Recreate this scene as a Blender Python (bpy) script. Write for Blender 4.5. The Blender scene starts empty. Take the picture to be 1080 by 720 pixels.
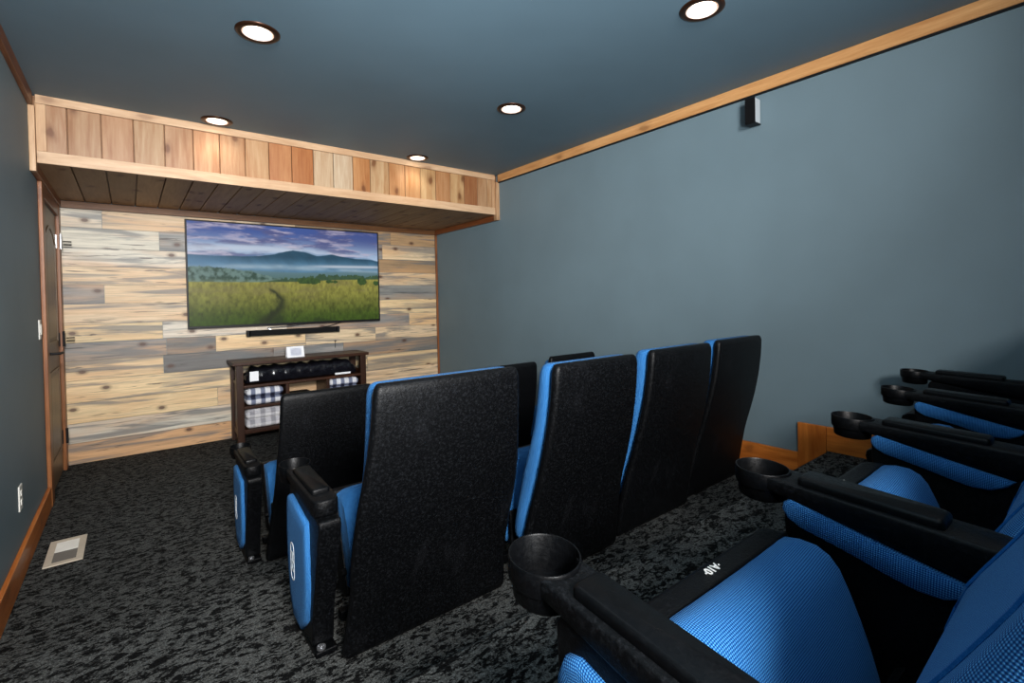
import bpy, bmesh, math, random
import numpy as np
from mathutils import Vector, Matrix

random.seed(7)
scene = bpy.context.scene
COL = scene.collection

# ------------------------------------------------------------------ camera
F_PX, CY = 512.74, 323.94
YAW, PITCH, ROLL, ZC = 0.665794, 0.014437, 0.020847, 1.2123
cam_data = bpy.data.cameras.new('camera')
cam_data.sensor_fit = 'HORIZONTAL'
cam_data.sensor_width = 36.0
cam_data.lens = F_PX / 1080.0 * 36.0
cam_data.shift_y = (CY - 360.0) / 1080.0
cam_data.clip_start = 0.02
cam = bpy.data.objects.new('camera', cam_data)
COL.objects.link(cam)
fw = Vector((math.sin(YAW)*math.cos(PITCH), math.cos(YAW)*math.cos(PITCH), -math.sin(PITCH)))
rt = Vector((math.cos(YAW), -math.sin(YAW), 0.0))
dn = fw.cross(rt)
rt2 = math.cos(ROLL)*rt + math.sin(ROLL)*dn
dn2 = -math.sin(ROLL)*rt + math.cos(ROLL)*dn
m3 = Matrix((rt2, -dn2, -fw)).transposed()
cam.matrix_world = Matrix.Translation((0, 0, ZC)) @ m3.to_4x4()
scene.camera = cam

# ------------------------------------------------------------------ view, world, big lights
scene.view_settings.view_transform = 'Standard'
scene.view_settings.look = 'None'
scene.view_settings.exposure = 0.0
scene.view_settings.gamma = 1.0
scene.view_settings.use_curve_mapping = False

world = bpy.data.worlds.new('world')
scene.world = world
world.use_nodes = True
world.node_tree.nodes['Background'].inputs[0].default_value = (0.5, 0.6, 0.7, 1)
world.node_tree.nodes['Background'].inputs[1].default_value = 0.008

DOWNLIGHT_W = 4.0
FLASH_W = 152.0
FLASH_POS = (-0.05, -1.40, 2.28)
FLASH_AIM = (1.35, 5.1, 1.55)
CEIL_W = 64.0


def aim(o, target):
    d = Vector(target) - o.location
    o.rotation_euler = d.to_track_quat('-Z', 'Y').to_euler()


ld = bpy.data.lights.new('bounce_flash', 'AREA')
ld.shape = 'SQUARE'
ld.size = 0.7
ld.spread = math.radians(105)
ld.energy = FLASH_W
ld.color = (1.0, 0.96, 0.93)
lo = bpy.data.objects.new('bounce_flash', ld)
COL.objects.link(lo)
lo.location = FLASH_POS
aim(lo, FLASH_AIM)


# fill light added behind the camera, turned up to brighten the ceiling
lc = bpy.data.lights.new('ceiling_fill', 'AREA')
lc.shape = 'SQUARE'
lc.size = 0.4
lc.spread = math.radians(110)
lc.energy = CEIL_W
lc.color = (0.92, 0.97, 1.0)
lco = bpy.data.objects.new('ceiling_fill', lc)
COL.objects.link(lco)
lco.location = (0.3, -0.7, 1.35)
aim(lco, (0.7, 1.15, 2.44))


def spot_lamp(name, loc, parent=None, energy=DOWNLIGHT_W):
    d = bpy.data.lights.new(name, 'SPOT')
    d.energy = energy
    d.color = (1.0, 0.94, 0.87)
    d.spot_size = math.radians(150)
    d.spot_blend = 0.9
    d.shadow_soft_size = 0.045
    o = bpy.data.objects.new(name, d)
    COL.objects.link(o)
    o.location = loc
    if parent:
        o.parent = parent
    return o


# ------------------------------------------------------------------ dimensions
H = 2.44
XL, XR = -0.4253, 2.8771
YB = 5.0934            # face of the plank wall
YS, ZS = 3.8548, 2.0516   # soffit front face and underside
YR = -1.7              # wall behind the camera
Z1, Z2 = 0.20, 0.385   # middle and rear seating tiers
Y1, Y2 = 2.00, 0.99    # front edges of these tiers

# ------------------------------------------------------------------ helpers


def link(name, bm, mat, parent=None, bevel=0.0, seg=2, smooth=False, angle=30):
    me = bpy.data.meshes.new(name)
    bmesh.ops.recalc_face_normals(bm, faces=bm.faces)
    bm.to_mesh(me)
    bm.free()
    o = bpy.data.objects.new(name, me)
    COL.objects.link(o)
    if mat:
        me.materials.append(mat)
    if parent:
        o.parent = parent
    if smooth or bevel:
        for p in me.polygons:
            p.use_smooth = True
        if not bevel:
            me.set_sharp_from_angle(angle=math.radians(angle))
    if bevel:
        b = o.modifiers.new('bevel', 'BEVEL')
        b.width = bevel
        b.segments = seg
        b.limit_method = 'ANGLE'
        b.angle_limit = math.radians(40)
        b.harden_normals = False
        w = o.modifiers.new('wn', 'WEIGHTED_NORMAL')
        w.keep_sharp = True
    return o


def thing(name, label, cat, loc=(0, 0, 0), rotz=0.0, group=None):
    o = bpy.data.objects.new(name, None)
    COL.objects.link(o)
    o.location = loc
    o.rotation_euler = (0, 0, rotz)
    o.empty_display_size = 0.1
    o['label'] = label
    o['category'] = cat
    if group:
        o['group'] = group
    return o


def tag(o, label, cat, group=None):
    o['label'] = label
    o['category'] = cat
    if group:
        o['group'] = group
    return o


def struct(o, label=None):
    o['kind'] = 'structure'
    if label:
        o['label'] = label
    return o


def box(bm, x0, x1, y0, y1, z0, z1, tint=None):
    vs = [bm.verts.new(c) for c in ((x0, y0, z0), (x1, y0, z0), (x1, y1, z0), (x0, y1, z0),
                                    (x0, y0, z1), (x1, y0, z1), (x1, y1, z1), (x0, y1, z1))]
    fs = [bm.faces.new([vs[i] for i in q]) for q in
          ((0, 3, 2, 1), (4, 5, 6, 7), (0, 1, 5, 4), (1, 2, 6, 5), (2, 3, 7, 6), (3, 0, 4, 7))]
    if tint is not None:
        lay = bm.loops.layers.float_color.get('tint') or bm.loops.layers.float_color.new('tint')
        for f in fs:
            for l in f.loops:
                l[lay] = (*tint, 1)
    return vs


def prism_x(bm, poly, x0, x1):
    """polygon of (y, z) extruded along x"""
    a = [bm.verts.new((x0, y, z)) for y, z in poly]
    b = [bm.verts.new((x1, y, z)) for y, z in poly]
    n = len(poly)
    bm.faces.new(a)
    bm.faces.new(list(reversed(b)))
    for i in range(n):
        j = (i + 1) % n
        bm.faces.new((a[i], b[i], b[j], a[j]))


def loft(bm, rings, cap=True, uv=False):
    """skin a list of rings; uv lays the cloth out in metres along and across them"""
    vr = [[bm.verts.new(p) for p in r] for r in rings]
    n = len(rings[0])
    lay = (bm.loops.layers.uv.get('cloth') or bm.loops.layers.uv.new('cloth')) if uv else None
    ref = rings[len(rings)//2]
    us = [0.0]
    for i in range(n):
        us.append(us[-1] + (Vector(ref[(i+1) % n]) - Vector(ref[i])).length)
    iv = max(range(n), key=lambda i: sum((Vector(a[i])-Vector(b[i])).length for a, b in zip(rings[:-1], rings[1:])))
    v0 = 0.0
    for ra, rb, a, b in zip(rings[:-1], rings[1:], vr[:-1], vr[1:]):
        v1 = v0 + (Vector(ra[iv]) - Vector(rb[iv])).length
        for i in range(n):
            j = (i + 1) % n
            f = bm.faces.new((a[i], a[j], b[j], b[i]))
            if uv:
                for l, c in zip(f.loops, ((us[i], v0), (us[i+1], v0), (us[i+1], v1), (us[i], v1))):
                    l[lay].uv = c
        v0 = v1
    if cap:
        for f, r in ((bm.faces.new(list(reversed(vr[0]))), list(reversed(rings[0]))), (bm.faces.new(vr[-1]), rings[-1])):
            if uv:
                d = [max(abs(p[k]-q[k]) for p in r for q in r) for k in range(3)]
                ka, kb = sorted(range(3), key=lambda k: -d[k])[:2]
                for l, p in zip(f.loops, r):
                    l[lay].uv = (p[ka], p[kb])


def lathe(bm, prof, c=(0, 0, 0), n=32, sx=1.0, sy=1.0):
    """closed profile of (r, z) about the z axis"""
    rings = []
    for i in range(n):
        a = 2 * math.pi * i / n
        rings.append([bm.verts.new((c[0] + sx * r * math.cos(a), c[1] + sy * r * math.sin(a), c[2] + z)) for r, z in prof])
    m = len(prof)
    for i in range(n):
        j = (i + 1) % n
        for k in range(m):
            l = (k + 1) % m
            try:
                bm.faces.new((rings[i][k], rings[j][k], rings[j][l], rings[i][l]))
            except ValueError:
                pass
    bmesh.ops.remove_doubles(bm, verts=bm.verts, dist=1e-6)


def rrect(x0, x1, y0, y1, z, r, n=4):
    """rounded rectangle ring in a horizontal plane"""
    r = max(1e-4, min(r, (x1-x0)/2*0.98, (y1-y0)/2*0.98))
    out = []
    for cx, cy, a0 in ((x1-r, y1-r, 0), (x0+r, y1-r, 90), (x0+r, y0+r, 180), (x1-r, y0+r, 270)):
        for k in range(n + 1):
            a = math.radians(a0 + 90.0 * k / n)
            out.append((cx + r*math.cos(a), cy + r*math.sin(a), z))
    return out


def tube(bm, pts, r, n=8):
    rings = []
    for i, p in enumerate(pts):
        p = Vector(p)
        t = (Vector(pts[min(i+1, len(pts)-1)]) - Vector(pts[max(i-1, 0)])).normalized()
        u = t.orthogonal().normalized() if abs(t.z) > 0.95 else t.cross(Vector((0, 0, 1))).normalized()
        v = t.cross(u)
        rings.append([tuple(p + r*(math.cos(2*math.pi*k/n)*u + math.sin(2*math.pi*k/n)*v)) for k in range(n)])
    loft(bm, rings)


def text_mesh(name, s, size, mat, parent, mw, extrude=0.0004):
    cu = bpy.data.curves.new('txt', 'FONT')
    cu.body = s
    cu.size = size
    cu.extrude = extrude
    cu.offset = size * 0.02
    cu.align_x = 'CENTER'
    cu.align_y = 'CENTER'
    to = bpy.data.objects.new('txt', cu)
    COL.objects.link(to)
    bpy.context.view_layer.update()
    me = bpy.data.meshes.new_from_object(to.evaluated_get(bpy.context.evaluated_depsgraph_get()))
    bpy.data.objects.remove(to)
    bpy.data.curves.remove(cu)
    me.materials.clear()
    me.materials.append(mat)
    o = bpy.data.objects.new(name, me)
    COL.objects.link(o)
    o.parent = parent
    o.matrix_local = mw
    return o


# ------------------------------------------------------------------ materials
def srgb(r, g, b):
    def f(c):
        c /= 255.0
        return c/12.92 if c <= 0.04045 else ((c+0.055)/1.055)**2.4
    return (f(r), f(g), f(b), 1.0)


class NT:
    def __init__(self, name):
        self.m = bpy.data.materials.new(name)
        self.m.use_nodes = True
        self.t = self.m.node_tree
        self.b = self.t.nodes['Principled BSDF']

    def n(self, typ, **kw):
        nd = self.t.nodes.new(typ)
        for k, v in kw.items():
            if k.startswith('i_'):
                key = k[2:]
                nd.inputs[int(key) if key.isdigit() else key].default_value = v
            else:
                setattr(nd, k, v)
        return nd

    def l(self, a, b):
        self.t.links.new(a, b)

    def coords(self, kind='Object', scale=(1, 1, 1), rot=(0, 0, 0), loc=(0, 0, 0)):
        tc = self.n('ShaderNodeTexCoord')
        mp = self.n('ShaderNodeMapping')
        mp.inputs['Scale'].default_value = scale
        mp.inputs['Rotation'].default_value = rot
        mp.inputs['Location'].default_value = loc
        self.l(tc.outputs[kind], mp.inputs['Vector'])
        return mp.outputs['Vector']

    def noise(self, vec, scale, detail=4, rough=0.55, dist=0.0):
        nd = self.n('ShaderNodeTexNoise')
        nd.inputs['Scale'].default_value = scale
        nd.inputs['Detail'].default_value = detail
        nd.inputs['Roughness'].default_value = rough
        nd.inputs['Distortion'].default_value = dist
        self.l(vec, nd.inputs['Vector'])
        return nd.outputs['Fac']

    def ramp(self, fac, stops, interp='LINEAR'):
        r = self.n('ShaderNodeValToRGB')
        r.color_ramp.interpolation = interp
        el = r.color_ramp.elements
        while len(el) < len(stops):
            el.new(0.5)
        for e, (p, c) in zip(el, stops):
            e.position = p
            e.color = c if len(c) == 4 else (*c, 1)
        self.l(fac, r.inputs['Fac'])
        return r.outputs['Color']

    def mix(self, a, b, fac, mode='MIX'):
        mx = self.n('ShaderNodeMix', data_type='RGBA', blend_type=mode)
        for s, v in ((mx.inputs['Factor'], fac), (mx.inputs['A'], a), (mx.inputs['B'], b)):
            if hasattr(v, 'is_output'):
                self.l(v, s)
            else:
                s.default_value = v
        return mx.outputs['Result']

    def bump(self, h, strength=0.3, dist=0.002):
        b = self.n('ShaderNodeBump')
        b.inputs['Strength'].default_value = strength
        b.inputs['Distance'].default_value = dist
        self.l(h, b.inputs['Height'])
        self.l(b.outputs['Normal'], self.b.inputs['Normal'])

    def base(self, c):
        if hasattr(c, 'is_output'):
            self.l(c, self.b.inputs['Base Color'])
        else:
            self.b.inputs['Base Color'].default_value = c

    def rough(self, v):
        if hasattr(v, 'is_output'):
            self.l(v, self.b.inputs['Roughness'])
        else:
            self.b.inputs['Roughness'].default_value = v


def g(v):
    return (v, v, v, 1)


def mat_paint(name, col, var=0.08):
    t = NT(name)
    v = t.coords()
    nz = t.noise(v, 1.3, 3)
    lo_ = tuple(c*(1-var) for c in col[:3]) + (1,)
    hi_ = tuple(c*(1+var) for c in col[:3]) + (1,)
    t.base(t.ramp(nz, [(0.3, lo_), (0.7, hi_)]))
    t.rough(0.62)
    t.bump(t.noise(v, 260, 2), 0.12, 0.001)
    return t.m


def mat_simple(name, col, rough=0.5, metal=0.0, nscale=0, var=0.15, bump=0.0):
    t = NT(name)
    if nscale:
        nz = t.noise(t.coords(), nscale, 4)
        t.base(t.ramp(nz, [(0.3, tuple(c*(1-var) for c in col[:3])), (0.7, tuple(c*(1+var) for c in col[:3]))]))
        if bump:
            t.bump(nz, bump, 0.001)
    else:
        t.base(col)
    t.rough(rough)
    t.b.inputs['Metallic'].default_value = metal
    return t.m


def mat_wood(name, axis, col, dark, rough=0.45, knots=0.6, gs=1.0, use_tint=False, grey=0.0, contrast=1.0):
    """grain runs along the axis"""
    t = NT(name)
    k = {'x': (0.09, 1, 1), 'y': (1, 0.09, 1), 'z': (1, 1, 0.09)}[axis]
    v = t.coords(scale=k)
    if use_tint:
        at = t.n('ShaderNodeAttribute', attribute_name='tint')
        # shift the grain from board to board
        add = t.n('ShaderNodeVectorMath', operation='MULTIPLY_ADD')
        t.l(at.outputs['Color'], add.inputs[0])
        add.inputs[1].default_value = (37, 53, 41)
        t.l(v, add.inputs[2])
        v = add.outputs[0]
        c0 = at.outputs['Color']
    else:
        c0 = col
    fine = t.noise(v, 55*gs, 6, 0.65, 0.4)
    broad = t.noise(v, 11*gs, 4, 0.6, 1.2)
    f1 = t.ramp(fine, [(0.32, g(0)), (0.68, g(1))])
    f2 = t.ramp(broad, [(0.35, g(0)), (0.65, g(1))])
    grain = t.mix(f1, f2, 0.5)
    dk = t.mix(c0, dark, 1.0, 'MULTIPLY')
    c = t.mix(dk, c0, grain)
    if contrast < 1:
        c = t.mix(c0, c, contrast)
    if grey:
        vl = t.n('ShaderNodeVectorMath', operation='MULTIPLY')
        t.l(v, vl.inputs[0])
        vl.inputs[1].default_value = (0.55, 1, 1)
        st = t.noise(vl.outputs[0], 11, 4, 0.6, 1.0)
        sm = t.ramp(st, [(0.47, g(0)), (0.60, g(grey))])
        c = t.mix(c, srgb(98, 102, 104), sm)
        hair = t.noise(vl.outputs[0], 38, 3, 0.55, 1.2)
        hm = t.ramp(hair, [(0.62, g(0)), (0.69, g(0.75))])
        c = t.mix(c, srgb(62, 56, 50), hm)
    if knots:
        kk = {'x': (0.55, 1, 1), 'y': (1, 0.55, 1), 'z': (1, 1, 0.55)}[axis]
        vk = t.coords(scale=kk)
        sp_ = t.n('ShaderNodeSeparateXYZ')
        cb_ = t.n('ShaderNodeCombineXYZ')
        t.l(vk, sp_.inputs[0])
        pa, pb = {'x': ('X', 'Z'), 'y': ('Y', 'Z') if name != 'dark_pine_soffit_boards' else ('X', 'Y'), 'z': ('X', 'Z')}[axis]
        t.l(sp_.outputs[pa], cb_.inputs[0])
        t.l(sp_.outputs[pb], cb_.inputs[1])
        vo = t.n('ShaderNodeTexVoronoi', voronoi_dimensions='2D')
        vo.inputs['Scale'].default_value = 4.6
        wob = t.n('ShaderNodeTexNoise')
        wob.inputs['Scale'].default_value = 14
        t.l(cb_.outputs[0], wob.inputs['Vector'])
        mv = t.n('ShaderNodeVectorMath', operation='MULTIPLY_ADD')
        t.l(wob.outputs['Color'], mv.inputs[0])
        mv.inputs[1].default_value = (0.05, 0.05, 0)
        t.l(cb_.outputs[0], mv.inputs[2])
        t.l(mv.outputs[0], vo.inputs['Vector'])
        km = t.ramp(vo.outputs['Distance'], [(0.05, g(knots)), (0.10, g(knots*0.35)), (0.19, g(0))])
        c = t.mix(c, srgb(92, 52, 26), km)
    t.base(c)
    t.rough(rough)
    t.b.inputs['Specular IOR Level'].default_value = 0.3
    t.bump(grain, 0.18, 0.002)
    return t.m


def mat_planks():
    """blue-stained knotty pine: pale tint per board, long grey stain, dark hairlines, small knots"""
    t = NT('blue_stain_pine_planks')
    at = t.n('ShaderNodeAttribute', attribute_name='tint')
    tc = t.n('ShaderNodeTexCoord')

    def shifted(sx, sz):
        mp = t.n('ShaderNodeMapping')
        mp.inputs['Scale'].default_value = (sx, 1, sz)
        t.l(tc.outputs['Object'], mp.inputs['Vector'])
        a = t.n('ShaderNodeVectorMath', operation='MULTIPLY_ADD')
        t.l(at.outputs['Color'], a.inputs[0])
        a.inputs[1].default_value = (37, 53, 41)
        t.l(mp.outputs['Vector'], a.inputs[2])
        return a.outputs[0]
    v = shifted(0.05, 1.0)
    c = at.outputs['Color']
    grain = t.ramp(t.noise(v, 70, 5, 0.65, 0.5), [(0.32, g(0.68)), (0.62, g(1.06))])
    c = t.mix(c, grain, 1.0, 'MULTIPLY')
    warm = t.ramp(t.noise(shifted(0.16, 1.0), 7, 3, 0.5, 0.8), [(0.42, g(0)), (0.7, g(0.55))])
    c = t.mix(c, srgb(206, 158, 108), warm)
    stain = t.ramp(t.noise(shifted(0.075, 1.0), 13, 4, 0.6, 0.9), [(0.49, g(0)), (0.60, g(0.72))])
    c = t.mix(c, srgb(94, 98, 100), stain)
    hair = t.ramp(t.noise(shifted(0.045, 1.0), 46, 3, 0.6, 1.0), [(0.62, g(0)), (0.68, g(0.85))])
    c = t.mix(c, srgb(56, 48, 42), hair)
    # scattered small knots, in about a third of the cells
    sp_ = t.n('ShaderNodeSeparateXYZ')
    cb_ = t.n('ShaderNodeCombineXYZ')
    t.l(shifted(0.62, 1.0), sp_.inputs[0])
    t.l(sp_.outputs['X'], cb_.inputs[0])
    t.l(sp_.outputs['Z'], cb_.inputs[1])
    vo = t.n('ShaderNodeTexVoronoi', voronoi_dimensions='2D')
    vo.inputs['Scale'].default_value = 5.5
    t.l(cb_.outputs[0], vo.inputs['Vector'])
    ring = t.ramp(vo.outputs['Distance'], [(0.055, g(0.9)), (0.085, g(0.45)), (0.16, g(0))])
    sc = t.n('ShaderNodeSeparateColor')
    t.l(vo.outputs['Color'], sc.inputs[0])
    some = t.ramp(sc.outputs[0], [(0.60, g(0)), (0.62, g(1))])
    km = t.mix(ring, some, 1.0, 'MULTIPLY')
    c = t.mix(c, srgb(74, 42, 24), km)
    t.base(c)
    t.rough(0.5)
    t.bump(grain, 0.25, 0.002)
    return t.m


def mat_carpet():
    t = NT('carpet_loop')
    v = t.coords(scale=(1.0, 1.75, 1.0), rot=(0, 0, math.radians(-8)))
    n1 = t.noise(v, 24, 5, 0.74, 0.7)
    n2 = t.noise(v, 62, 3, 0.7, 0.5)
    mixn = t.mix(n1, n2, 0.33)
    blot = t.ramp(mixn, [(0.475, g(0)), (0.518, g(1))])
    v2 = t.coords()
    loops = t.n('ShaderNodeTexVoronoi')
    loops.inputs['Scale'].default_value = 240
    t.l(v2, loops.inputs['Vector'])
    lm = t.ramp(loops.outputs['Distance'], [(0.1, g(1)), (0.75, g(0.45))])
    big = t.noise(v2, 3.0, 2)
    grey = t.mix(srgb(78, 80, 79), srgb(104, 106, 104), big)
    c = t.mix(srgb(13, 14, 15), grey, blot)
    pile = t.ramp(t.noise(v2, 150, 3, 0.8), [(0.34, g(0.35)), (0.66, g(1.5))])
    c = t.mix(c, lm, 1.0, 'MULTIPLY')
    c = t.mix(c, pile, 1.0, 'MULTIPLY')
    t.base(c)
    t.rough(0.95)
    t.b.inputs['Specular IOR Level'].default_value = 0.1
    t.bump(lm, 0.5, 0.003)
    return t.m


def mat_fabric():
    t = NT('blue_weave')
    tc = t.n('ShaderNodeTexCoord')
    sep = t.n('ShaderNodeSeparateXYZ')
    t.l(tc.outputs['UV'], sep.inputs[0])

    def m(op, a, b=None):
        nd = t.n('ShaderNodeMath', operation=op)
        for k, v in enumerate((a, b)):
            if v is None:
                continue
            if hasattr(v, 'is_output'):
                t.l(v, nd.inputs[k])
            else:
                nd.inputs[k].default_value = v
        return nd.outputs[0]
    k = 2*math.pi/0.0064
    u, v = m('MULTIPLY', sep.outputs['X'], k), m('MULTIPLY', sep.outputs['Y'], k)
    # rows of small raised stitches, each row set half a stitch over
    w = m('MULTIPLY', m('SINE', m('ADD', u, v)), m('SINE', m('SUBTRACT', m('MULTIPLY', v, 0.9), m('MULTIPLY', u, 0.9))))
    w = m('ADD', m('MULTIPLY', w, 0.5), 0.5)
    fib = t.noise(tc.outputs['Object'], 500, 2)
    f2 = t.mix(w, fib, 0.22)
    c = t.ramp(f2, [(0.15, srgb(2, 38, 92)), (0.5, srgb(8, 80, 142)), (0.82, srgb(80, 146, 200))])
    t.base(c)
    t.rough(0.9)
    t.b.inputs['Specular IOR Level'].default_value = 0.19
    t.b.inputs['Sheen Weight'].default_value = 0.05
    t.b.inputs['Sheen Tint'].default_value = (0.4, 0.7, 1, 1)
    t.bump(f2, 0.5, 0.0015)
    return t.m


def mat_black_plastic(name, scuff=0.5, rough=0.42, grain=1.0):
    t = NT(name)
    v = t.coords()
    gr = t.noise(v, 130, 4, 0.7)
    sc = t.noise(t.coords(scale=(1, 1, 0.35)), 7, 6, 0.7, 0.8)
    sm = t.ramp(sc, [(0.58, g(0)), (0.85, g(scuff))])
    t.base((0.0012, 0.0014, 0.0018, 1))
    t.b.inputs['Specular IOR Level'].default_value = 0.15
    peb_sheen = t.ramp(gr, [(0.50, g(0)), (0.72, g(0.30*grain))])  # sheen on the pebbled grain, put into the colour as paler flecks
    rr = t.ramp(gr, [(0.3, g(rough-0.06)), (0.7, g(rough+0.12))])
    t.base(t.mix(t.mix((0.0012, 0.0014, 0.0018, 1), (0.020, 0.023, 0.028, 1), peb_sheen), (0.014, 0.015, 0.018, 1), sm))
    t.rough(rr)
    t.bump(gr, 0.2+0.55*grain, 0.0016)
    return t.m


def mat_plaid(name, light, mid, dark, sx, sz):
    t = NT(name)
    tc = t.n('ShaderNodeTexCoord')
    sep = t.n('ShaderNodeSeparateXYZ')
    t.l(tc.outputs['Object'], sep.inputs[0])

    def stripe(out, per):
        m1 = t.n('ShaderNodeMath', operation='MULTIPLY', i_1=1.0/per)
        t.l(out, m1.inputs[0])
        m2 = t.n('ShaderNodeMath', operation='FRACT')
        t.l(m1.outputs[0], m2.inputs[0])
        return t.ramp(m2.outputs[0], [(0.0, g(0)), (0.46, g(0)), (0.54, g(1)), (0.93, g(1)), (1.0, g(0))])
    a = stripe(sep.outputs['X'], sx)
    b = stripe(sep.outputs['Z'], sz)
    c = t.mix(light, mid, a)
    d = t.mix(mid, dark, a)
    col = t.mix(c, d, b)
    fz = t.noise(tc.outputs['Object'], 160, 3)
    col = t.mix(col, t.ramp(fz, [(0.3, g(0.7)), (0.7, g(1.0))]), 0.6, 'MULTIPLY')
    t.base(col)
    t.rough(0.95)
    t.bump(fz, 0.5, 0.004)
    return t.m


def mat_emit(name, col, strength):
    t = NT(name)
    t.base(g(0.8))
    t.b.inputs['Emission Color'].default_value = col
    t.b.inputs['Emission Strength'].default_value = strength
    return t.m


M = {}
M['wall'] = mat_paint('blue_grey_wall_paint', (0.130, 0.188, 0.218, 1))
M['ceil'] = mat_paint('blue_grey_ceiling_paint', (0.108, 0.172, 0.216, 1))
M['carpet'] = mat_carpet()
M['fabric'] = mat_fabric()
M['plastic'] = mat_black_plastic('black_moulded_plastic')
M['plastic_smooth'] = mat_black_plastic('black_satin_plastic', 0.25, 0.36, 0.15)
M['plastic_smooth'].node_tree.nodes['Principled BSDF'].inputs['Specular IOR Level'].default_value = 0.15
M['honey_x'] = mat_wood('honey_pine_along_x', 'x', srgb(196, 166, 134), (0.62, 0.50, 0.40, 1), 0.4, 0.5)
M['honey_y'] = mat_wood('honey_pine_along_y', 'y', srgb(214, 164, 110), (0.62, 0.48, 0.36, 1), 0.4, 0.5)
M['honey_z'] = mat_wood('honey_pine_along_z', 'z', srgb(192, 160, 126), (0.62, 0.48, 0.36, 1), 0.4, 0.4)
M['base_y'] = mat_wood('orange_stained_pine_along_y', 'y', srgb(205, 122, 52), (0.5, 0.36, 0.26, 1), 0.33, 0.5)
M['base_z'] = mat_wood('orange_stained_pine_along_z', 'z', srgb(205, 122, 52), (0.5, 0.36, 0.26, 1), 0.33, 0.0)
M['brown_y'] = mat_wood('brown_stained_and_shaded_pine_along_y', 'y', srgb(138, 82, 46), (0.45, 0.36, 0.3, 1), 0.4, 0.4)
M['brown_z'] = mat_wood('brown_stained_pine_along_z', 'z', srgb(150, 96, 56), (0.45, 0.36, 0.3, 1), 0.4, 0.7)
M['brown_x'] = mat_wood('brown_stained_pine_along_x', 'x', srgb(128, 88, 54), (0.4, 0.32, 0.28, 1), 0.45, 0.4)
M['planks'] = mat_planks()
M['boards'] = mat_wood('knotty_pine_boards', 'z', None, (0.58, 0.38, 0.24, 1), 0.42, 0.85, 0.9, True, 0.0)
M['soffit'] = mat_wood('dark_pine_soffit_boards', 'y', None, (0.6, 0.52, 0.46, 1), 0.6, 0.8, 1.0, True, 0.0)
M['door'] = mat_wood('walnut_stained_door', 'z', srgb(122, 100, 76), (0.55, 0.5, 0.46, 1), 0.4, 0.3)
M['cab'] = mat_wood('dark_walnut_cabinet', 'x', srgb(60, 35, 21), (0.5, 0.42, 0.38, 1), 0.4, 0.3)
M['cab_z'] = mat_wood('dark_walnut_posts', 'z', srgb(54, 32, 20), (0.5, 0.42, 0.38, 1), 0.4, 0.3)
M['bronze'] = mat_simple('oil_rubbed_bronze', srgb(58, 34, 20), 0.35, 0.7, 60, 0.2)
M['can'] = mat_emit('warm_glowing_rim', (1.0, 0.42, 0.14, 1), 0.55)
M['lens'] = mat_emit('lamp_lens', (1.0, 0.86, 0.68, 1), 6.0)
M['black'] = mat_simple('matte_black', (0.008, 0.008, 0.009, 1), 0.5, 0, 200, 0.2)
M['gloss_black'] = mat_simple('glossy_black', (0.005, 0.005, 0.006, 1), 0.42)
M['gloss_black'].node_tree.nodes['Principled BSDF'].inputs['Specular IOR Level'].default_value = 0.2
M['white'] = mat_simple('white_plastic', srgb(226, 224, 216), 0.4, 0, 40, 0.04)
M['slot'] = mat_simple('outlet_slots', srgb(60, 60, 58), 0.6)
M['beige'] = mat_simple('beige_enamel', srgb(196, 184, 166), 0.45, 0.0, 80, 0.05)
M['ventgrey'] = mat_simple('damper_grey', srgb(104, 100, 94), 0.5, 0.2)
M['ventgrey2'] = mat_simple('silver_grey_paint', srgb(176, 182, 186), 0.45)
M['silver'] = mat_simple('brushed_steel', srgb(190, 192, 196), 0.3, 0.9, 120, 0.1)
M['grille'] = mat_simple('speaker_grille', (0.004, 0.004, 0.0045, 1), 0.7, 0, 300, 0.5, 0.4)
M['grille'].node_tree.nodes['Principled BSDF'].inputs['Specular IOR Level'].default_value = 0.12
M['black'].node_tree.nodes['Principled BSDF'].inputs['Specular IOR Level'].default_value = 0.2
M['print'] = mat_simple('white_print', srgb(232, 232, 228), 0.6)
M['paper'] = mat_simple('white_card', srgb(236, 238, 242), 0.7)
M['paper_print'] = mat_simple('pale_blue_print', srgb(232, 236, 246), 0.7)
M['navy_plaid'] = mat_plaid('navy_and_white_plaid', srgb(228, 230, 236), srgb(120, 128, 152), srgb(26, 32, 60), 0.078, 0.1)
M['grey_plaid'] = mat_plaid('grey_and_white_plaid', srgb(232, 232, 234), srgb(200, 200, 206), srgb(152, 152, 160), 0.084, 0.08)
M['bag'] = mat_simple('black_film', (0.006, 0.006, 0.009, 1), 0.16, 0, 24, 0.3, 1.0)
M['emblem'] = mat_simple('pale_emblem_print', srgb(196, 206, 210), 0.6)

# ------------------------------------------------------------------ room shell
T = 0.12


def sbox(name, dims, mat, bevel=0.0, label=None):
    bm = bmesh.new()
    box(bm, *dims)
    return struct(link(name, bm, mat, bevel=bevel), label)


sbox('floor', (XL-T, XR+T, YR-T, YB+0.2, -0.12, 0.0), M['carpet'])
sbox('floor_middle', (XL, XR, Y2-0.03, Y1, 0.0, Z1), M['carpet'], 0.012)
sbox('floor_rear', (XL, XR, YR, Y2, 0.0, Z2), M['carpet'], 0.012)
sbox('ceiling', (XL-T, XR+T, YR-T, YB+0.2, H, H+0.12), M['ceil'])
sbox('wall_right', (XR, XR+T, YR-T, YB+0.2, 0.0, H), M['wall'])
sbox('wall_rear', (XL-T, XR+T, YR-T, YR, 0.0, H), M['wall'])
bm = bmesh.new()
DY0, DY1, DZ = 4.20, 4.965, 1.915      # door opening in the left wall
box(bm, XL-T, XL, YR-T, DY0, 0.0, H)
box(bm, XL-T, XL, DY1, YB+0.2, 0.0, H)
box(bm, XL-T, XL, DY0, DY1, DZ, H)
struct(link('wall_left', bm, M['wall']))
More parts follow.
